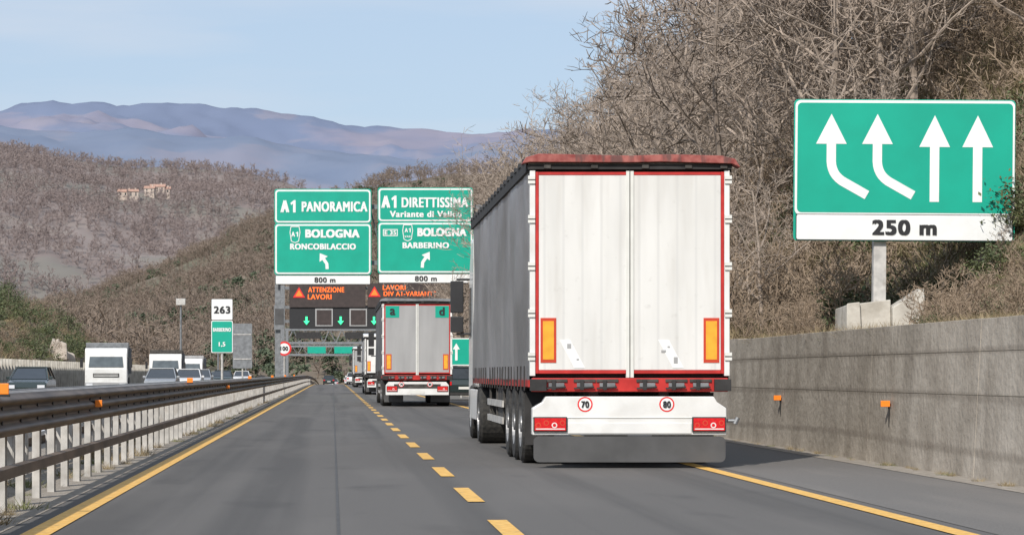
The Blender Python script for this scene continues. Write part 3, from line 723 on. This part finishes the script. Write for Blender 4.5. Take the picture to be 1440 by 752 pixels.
# ---------------------------------------------------------------- hills
def interp(P,x):
    if x<=P[0][0]: return P[0][1]
    for a,b in zip(P,P[1:]):
        if x<=b[0]:
            t=(x-a[0])/(b[0]-a[0]); t=t*t*(3-2*t)*.5+t*.5; return a[1]+(b[1]-a[1])*t
    return P[-1][1]
def hill_fn(P,yf,yr,nz,amp,pw):
    def H(X,Y):
        r=interp(P,X*yr/max(Y,yf) if Y<yr else X)
        t=(Y-yf)/(yr-yf)
        if t<=0: s=0
        elif t<1: s=t**pw
        else: s=max(0,1-(t-1)*1.2)
        n=fbm(X,Y*.6,nz,6); rd=1-abs(fbm(X+99,Y*.45,nz*.6,4))*2
        env=min(1,max(0,t)*5)*(1-.75*math.exp(-((t-1)/.12)**2)) 
        return -4+ (r+4)*s + amp*(n*.7+rd*.5-.3)*env
    return H
def hill(name,P,x0,x1,nxx,yf,yr,nyy,nz,amp,pw,k,fine):
    H=hill_fn(P,yf,yr,nz,amp,pw); m=MB(); yb=yr+(yr-yf)*.5
    for j in range(nyy+1):
        y=yf+(yb-yf)*j/nyy
        for i in range(nxx+1):
            x=(x0+(x1-x0)*i/nxx)*(y/yr*.6+.4)
            m.v.append((x,y,H(x,y)+fine*fbm(x,y,.9/fine/8,3)))
    for j in range(nyy):
        for i in range(nxx):
            a=j*(nxx+1)+i; m.f.append((a,a+1,a+nxx+2,a+nxx+1)); m.m.append(m.mi(k))
    m.obj(name,smooth=True,recalc=False); return H
PA=[(-6000,700),(-4000,780),(-2500,820),(-1381,875),(-1138,917),(-992,939),(-700,934),(-506,939),(-336,934),(-92,893),(126,844),(321,824),(540,788),(686,824),(807,829),(1050,815),(1537,790),(2500,766),(6000,700)]
PA2=[(-4000,480),(-1500,560),(-1120,595),(-784,582),(-633,556),(-483,566),(-349,543),(-215,556),(-80,532),(54,520),(221,508),(300,520),(372,540),(473,568),(556,571),(892,561),(2000,600),(4000,560)]
PB=[(-900,262),(-434,231),(-329,224),(-294,218),(-252,210),(-202,205),(-125,205),(-83,201),(-48,191),(-13,179),(37,156),(163,120),(700,110),(1500,110)]
PC=[(-500,10),(-250,14),(-177,25),(-139,36),(-101,51),(-64,66),(-45,77),(-26,84),(-7,91),(12,98),(35,104),(69,109),(103,110),(145,119),(239,146),(390,170),(800,185)]
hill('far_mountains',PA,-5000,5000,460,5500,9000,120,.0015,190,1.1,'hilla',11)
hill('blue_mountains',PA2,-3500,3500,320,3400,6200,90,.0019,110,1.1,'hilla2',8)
HB=hill('mid_hills',PB,-900,1100,300,1300,2600,110,.004,34,.9,'hillb',2.0)
HC=hill('near_hills',PC,-420,620,260,520,1400,110,.007,12,.95,'hillc',1.2)

# ---------------------------------------------------------------- vegetation
def tree_mesh(seed,h,ch,mk,minr,lean=.12,trunkr=.14,first=.2,twiglen=.9,up=.25,flat=2):
    rng=random.Random(seed); m=MB(); maxl=len(ch)
    def rv(s): return Vector((rng.uniform(-s,s),rng.uniform(-s,s),rng.uniform(-s,s)))
    def grow(p,d,L,r,lv):
        n=6 if lv==0 else (4 if lv==1 else (3 if lv==2 else 2))
        pts=[p.copy()]; q=p.copy(); dd=d.copy()
        for i in range(n):
            dd=(dd+rv(.24 if lv else .12)+Vector((0,0,up*.35 if lv else .1))).normalized(); q=q+dd*(L/n); pts.append(q.copy())
        rs=[max(minr,r*(1-.75*i/n)) for i in range(n+1)]
        sides=6 if lv==0 else (4 if lv==1 else 3)
        ax=rv(1)
        for i in range(n):
            if lv>=flat: m.ribbon(pts[i],pts[i+1],rs[i],rs[i+1]*(.6 if i==n-1 else 1),ax,mk)
            else: m.tube(pts[i],pts[i+1],rs[i],rs[i+1],sides,mk)
        if lv<maxl:
            c=ch[lv]
            for k in range(c):
                f0=first if lv==0 else .15
                t=f0+(1-f0)*(k+rng.random())/c
                f=t*n; i=min(n-1,int(f)); pp=pts[i].lerp(pts[i+1],f-i)
                base=(pts[i+1]-pts[i]).normalized()
                a=rng.uniform(0,6.283)
                side=Vector((math.cos(a),math.sin(a),rng.uniform(.0,.5)))
                side=(side-base*side.dot(base)).normalized()
                nd=(base*rng.uniform(.35,.8)+side).normalized()
                ll=L*(.62-.25*t if lv==0 else .55-.15*t)*rng.uniform(.7,1.2)
                if lv==maxl-1: ll=min(ll,twiglen)
                grow(pp,nd,ll,rs[i]*.55,lv+1)
    grow(Vector((0,0,-.3)),Vector((rng.uniform(-lean,lean),rng.uniform(-lean,lean),1)).normalized(),h,trunkr,0)
    return m
def leaf_mesh(seed,n,rx,rz,size,mk):
    rng=random.Random(seed); m=MB()
    cl=[(Vector((rng.gauss(0,.45)*rx,rng.gauss(0,.45)*rx,rng.uniform(.1,.9)*rz)),rng.uniform(.25,.5)*rx) for _ in range(12)]
    for _ in range(n):
        c,r=rng.choice(cl); p=c+Vector((rng.gauss(0,.5),rng.gauss(0,.5),rng.gauss(0,.45)))*r
        if p.z<0.02: p.z=.05
        u=Vector((rng.gauss(0,1),rng.gauss(0,1),rng.gauss(0,1))).normalized(); w=u.cross(Vector((rng.gauss(0,1),rng.gauss(0,1),1))).normalized()
        s=size*rng.uniform(.6,1.3)
        m.face([p-u*s,p+w*s*.5,p+u*s,p-w*s*.5],mk)
    for _ in range(8): m.tube((0,0,-.1),rng.choice(cl)[0],.03*rx,.012,4,'bark')
    return m
def grass_mesh(seed,n,r,h,mk):
    rng=random.Random(seed); m=MB()
    for _ in range(n):
        a=rng.uniform(0,6.28); q=rng.random()**.6*r; p=Vector((q*math.cos(a),q*math.sin(a),-.05))
        hh=h*rng.uniform(.3,1.1); t=Vector((rng.gauss(0,.55),rng.gauss(0,.55),1)).normalized()*hh; w=Vector((math.cos(a+1.3),math.sin(a+1.3),0))*.013
        tip=p+t+Vector((t.x,t.y,-.35*hh))*.5
        m.face([p-w,p+w,tip],mk)
    return m
def instancer(name,parent,child,items):
    vs=[];fs=[]
    for (x,y,z),s,a in items:
        n=len(vs); h=s/2
        ca,sa=math.cos(a)*h,math.sin(a)*h
        tx,ty=random.uniform(-.08,.08),random.uniform(-.08,.08)
        for px,py in ((-ca+sa,-sa-ca),(ca+sa,sa-ca),(ca-sa,sa+ca),(-ca-sa,-sa+ca)):
            vs.append((x+px,y+py,z+px*tx+py*ty))
        fs.append((n,n+1,n+2,n+3))
    me=bpy.data.meshes.new(name); me.from_pydata(vs,[],fs)
    o=bpy.data.objects.new(name,me); COL.objects.link(o); o.parent=parent
    o.instance_type='FACES'; o.use_instance_faces_scale=True; o.instance_faces_scale=1.0
    o.show_instancer_for_render=False; o.show_instancer_for_viewport=False
    child.parent=o
    return o
def scatter(group,children,items):
    e=empty(group)
    bins=[[] for _ in children]
    for it in items: random.choice(bins).append(it)
    for i,(c,b) in enumerate(zip(children,bins)):
        if b: instancer('patch_%d'%(i+1),e,c,b)
    return e
rnd=random.uniform
TR=[tree_mesh(s,h,[10,7,5,4],mk,.012,trunkr=tr,twiglen=1.0).obj('tree_form_%d'%(i+1),recalc=False) for i,(s,h,mk,tr) in enumerate([(1,7.5,'bark2',.12),(2,8.5,'bark2',.14),(3,7.0,'bark',.11),(4,8.8,'bark2',.15),(5,6.5,'bark2',.09)])]
items=[]
y=62
while y<240:
    x=9.0+max(0,(78-y))*.12
    while x<34:
        if random.random()<(.9 if y<140 else .65):
            xx=x+rnd(-1.1,1.1); yy=y+rnd(-1.5,1.5)
            if xx/yy<.28 and not (xx/yy<.075 and yy<100): items.append(((xx,yy,gz(xx,yy)-.1),rnd(.75,1.2)*(.8 if xx<11 else 1),rnd(0,6.28)))
        x+=2.8+ (x-9)*.10
    y+=3.0+(y-60)*.03
scatter('bare_woodland',TR,items)
for i,(x,y,s) in enumerate([(9.9,66,1.15),(11.6,64,1.1),(9.2,73,1.0),(13.4,61,.9),(12.2,58,.5),(16.6,60,.8),(9.0,60,.5),(8.8,54,.4),(14.4,68,1.1),(17.8,64,.7),(10.6,84,1.15),(11.5,92,1.2)]):
    src=TR[(i*2+2)%5]; o=bpy.data.objects.new('bare_tree',src.data); COL.objects.link(o); o.location=(x,y,gz(x,y)-.1); o.scale=(s,s,s); o.rotation_euler=(rnd(-.06,.06),rnd(-.06,.06),rnd(0,6))
SH=[tree_mesh(20+i,1.3,[9,6,4],'twig',.007,trunkr=.02,first=.03,twiglen=.5,lean=.5,up=.4,flat=1).obj('shrub_form_%d'%(i+1),recalc=False) for i in range(3)]
GR=[grass_mesh(30,130,.5,.5,'grassdry').obj('tuft_form_1',recalc=False),grass_mesh(31,130,.4,.6,'grassdry').obj('tuft_form_2',recalc=False),grass_mesh(32,160,.55,.38,'grassgreen').obj('tuft_form_3',recalc=False)]
BU=[leaf_mesh(40+i,1100,1.0,1.1,.05,'leaf').obj('bush_form_%d'%(i+1),recalc=False) for i in range(2)]
def pts(n,y0,y1,x0,x1,smin,smax,thr=None):
    out=[]
    while len(out)<n:
        yy=y0+(y1-y0)*random.random()**1.3; xx=x0+(x1-x0)*random.random()
        if thr is not None and fbm(xx,yy,.16,2)<thr: continue
        if xx>0 and xx/yy>.28: continue
        s=rnd(smin,smax)
        if xx>0 and yy<52 and xx<13.2: 
            s*=.45
            if 34<yy<50.4 and .183<xx/yy<.226: continue
        out.append(((xx,yy,gz(xx,yy)-.03),s,rnd(0,6.28)))
    return out
edge=[((rnd(7.72,8.1),yy_,gz(8.0,yy_)-.02),rnd(.2,.75),rnd(0,6.28)) for yy_ in [27+70*random.random()**1.5 for _ in range(260)]]
foot=[((rnd(7.14,7.27),yy_,.005),rnd(.06,.22),rnd(0,6.28)) for yy_ in [24+90*random.random() for _ in range(110)]]
foot+=[((rnd(-3.6,-2.7),yy_,.0),rnd(.15,.5),rnd(0,6.28)) for yy_ in [18+120*random.random()**1.3 for _ in range(170)]]
scatter('scrub',SH,pts(1700,34,120,7.9,28,.6,1.6)+pts(350,110,260,-42,-17.5,.6,1.5))
scatter('dry_grass',GR,pts(4200,32,90,7.75,24,.6,1.5)+pts(1400,110,260,-42,-16.9,.9,1.9)+edge+foot)
scatter('green_bushes',BU,pts(260,36,100,8.4,26,.35,1.0,.05)+pts(130,140,245,-34,-19,.6,1.7,-.05))
for x,y,s in [(11.3,48.9,.5),(11.8,48.4,.45),(12.5,49.2,.7),(11.5,51.5,.7),(8.5,44,.22),(13.3,49.4,1.0),(13.0,48,.6),(8.9,50,.3),(8.2,33.5,.25),(8.3,36,.3)]:
    src=BU[0]; o=bpy.data.objects.new('evergreen_bush',src.data); COL.objects.link(o); o.location=(x,y,gz(x,y)-.1); o.scale=(s,s,s*.8); o.rotation_euler=(0,0,rnd(0,6))
e=empty('rock_outcrop',(-19.4,188,gz(-19.4,188)+.3))
rng=random.Random(3); m=MB()
for k in range(7):
    c=Vector((rng.uniform(-.9,.9),rng.uniform(-2,2),rng.uniform(-.3,.8))); 
    b=[(c.x+sx*rng.uniform(.3,.7),c.y+sy*rng.uniform(.4,.9),c.z-.5) for sx,sy in((-1,-1),(1,-1),(1,1),(-1,1))]
    t=[(c.x+sx*rng.uniform(.15,.5),c.y+sy*rng.uniform(.2,.6),c.z+rng.uniform(.4,1.1)) for sx,sy in((-1,-1),(1,-1),(1,1),(-1,1))]
    m.hexa(b,t,'rock')
m.obj('boulders',e,bevel=.12)

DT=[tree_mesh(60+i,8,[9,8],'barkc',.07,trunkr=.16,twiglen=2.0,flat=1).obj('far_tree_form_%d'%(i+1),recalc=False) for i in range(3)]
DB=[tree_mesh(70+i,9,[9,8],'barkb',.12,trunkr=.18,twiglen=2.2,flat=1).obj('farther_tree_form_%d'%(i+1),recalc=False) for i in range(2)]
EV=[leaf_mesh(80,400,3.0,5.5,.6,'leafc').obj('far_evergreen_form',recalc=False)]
it=[];ev=[]; n=0
while n<5000:
    yy=math.sqrt(rnd(540**2,1420**2)); xx=rnd(-.135,.10)*yy
    if fbm(xx,yy*.5,.012,3)>.42 and random.random()<.7: n+=.3; continue
    z=HC(xx,yy)-.5
    if fbm(xx+500,yy,.01,3)>.16 and random.random()<.5: ev.append(((xx,yy,z),rnd(.5,1.0),rnd(0,6)))
    else: it.append(((xx,yy,z),rnd(.6,1.1),rnd(0,6)))
    n+=1
scatter('distant_woods',DT,it); scatter('distant_evergreens',EV,ev)
it=[];n=0
while n<5600:
    yy=math.sqrt(rnd(1320**2,2650**2)); xx=rnd(-.14,.04)*yy
    if fbm(xx,yy*.5,.008,3)>.42 and random.random()<.7: n+=.3; continue
    it.append(((xx,yy,HB(xx,yy)-.5),rnd(.6,1.1),rnd(0,6))); n+=1
scatter('distant_woods',DB,it)
it=[]
for _ in range(480):
    yy=rnd(300,560); xx=rnd(-.14,-.045)*yy-4
    it.append(((xx,yy,gz(xx,yy)-.2),rnd(.4,.9),rnd(0,6)))
c2=[bpy.data.objects.new('thicket_form_%d'%(i+1),o.data) for i,o in enumerate(DT)]
for o in c2: COL.objects.link(o)
scatter('roadside_thicket',c2,it)

def place(ax,az):
    yy=1500
    while yy<2590:
        if 1.2+az*yy<=HB(ax*yy,yy)+1: return yy
        yy+=4
    return 2000
def house(name,ax,az,w,d,h):
    Y=place(ax,az); X=ax*Y; Z=HB(X,Y)-1.0
    e=empty(name,(X,Y-8,Z+3),random.uniform(-.3,.3))
    m=MB(); m.box(-w/2,w/2,0,d,-8,h,'plaster'); m.obj('walls',e)
    m=MB(); m.prismx([(-.6,h+.01),(d/2,h+d*.32),(d+.6,h+.01)],-w/2-.6,w/2+.6,'roof'); m.box(w*.2,w*.2+1,d*.4,d*.4+1,h,h+d*.28+1.2,'plaster'); m.obj('roof',e)
    m=MB(); nw=max(2,int(w/3.5))
    for i in range(nw):
        x=-w/2+w*(i+.5)/nw
        for z in (.6,h-1.9): m.box(x-.5,x+.5,-.06,-.01,z,z+1.2,'glass')
    m.obj('windows',e)
for ax,az,w,d,h in [(-.0785,.0665,12,8,3.2),(-.0755,.0662,8,7,4),(-.0695,.0672,8,7,4.5),(-.0665,.0680,12,8,4),(-.0635,.0676,8,7,3.2)]:
    house('farmhouse',ax,az,w,d,h)

# ---------------------------------------------------------------- light, sky, camera
sd=Vector((-.32,-.74,.62)).normalized()
el=math.asin(sd.z); az=math.atan2(sd.x,sd.y)
L=bpy.data.lights.new('sun','SUN'); L.energy=4.1; L.angle=math.radians(.6); L.color=(1,.945,.87)
so=bpy.data.objects.new('sun',L); COL.objects.link(so); so.rotation_euler=(-sd).to_track_quat('-Z','Y').to_euler(); so.location=(-20,-40,60)
w=bpy.data.worlds.new('World'); scene.world=w; w.use_nodes=True; nt=w.node_tree
bg=nt.nodes['Background']; sky=nt.nodes.new('ShaderNodeTexSky'); sky.sky_type='NISHITA'; sky.sun_disc=False
sky.sun_elevation=el; sky.sun_rotation=az; sky.air_density=1.0; sky.dust_density=1.2; sky.ozone_density=1.5; sky.altitude=300
bg.inputs['Strength'].default_value=.125
tc=nt.nodes.new('ShaderNodeTexCoord'); mp=nt.nodes.new('ShaderNodeMapping'); mp.inputs['Scale'].default_value=(2.0,2.0,16)
mp.inputs['Rotation'].default_value=(0,math.radians(8),0)
n=nt.nodes.new('ShaderNodeTexNoise'); n.inputs['Scale'].default_value=1.8; n.inputs['Detail'].default_value=6
r=nt.nodes.new('ShaderNodeMapRange'); r.inputs['From Min'].default_value=.40; r.inputs['From Max'].default_value=.68; r.inputs['To Min'].default_value=.08; r.inputs['To Max'].default_value=.85
mh=nt.nodes.new('ShaderNodeMix'); mh.data_type='RGBA'; mh.inputs['Factor'].default_value=.65; mh.inputs['B'].default_value=(3.9,4.95,6.5,1)
mx=nt.nodes.new('ShaderNodeMix'); mx.data_type='RGBA'; mx.inputs['B'].default_value=(5.3,5.8,6.6,1)
nt.links.new(tc.outputs['Generated'],mp.inputs[0]); nt.links.new(mp.outputs[0],n.inputs['Vector']); nt.links.new(n.outputs['Fac'],r.inputs['Value'])
nt.links.new(sky.outputs[0],mh.inputs['A']); nt.links.new(r.outputs[0],mx.inputs['Factor']); nt.links.new(mh.outputs['Result'],mx.inputs['A']); nt.links.new(mx.outputs['Result'],bg.inputs['Color'])

cam=bpy.data.cameras.new('camera'); co=bpy.data.objects.new('camera',cam); COL.objects.link(co); scene.camera=co
co.location=(0,0,1.2); co.rotation_euler=(math.pi/2,0,0)
cam.sensor_width=36; cam.lens=92.5; cam.shift_x=.175; cam.shift_y=.1035; cam.clip_start=.3; cam.clip_end=40000
scene.view_settings.view_transform='Standard'; scene.view_settings.look='None'; scene.view_settings.exposure=0
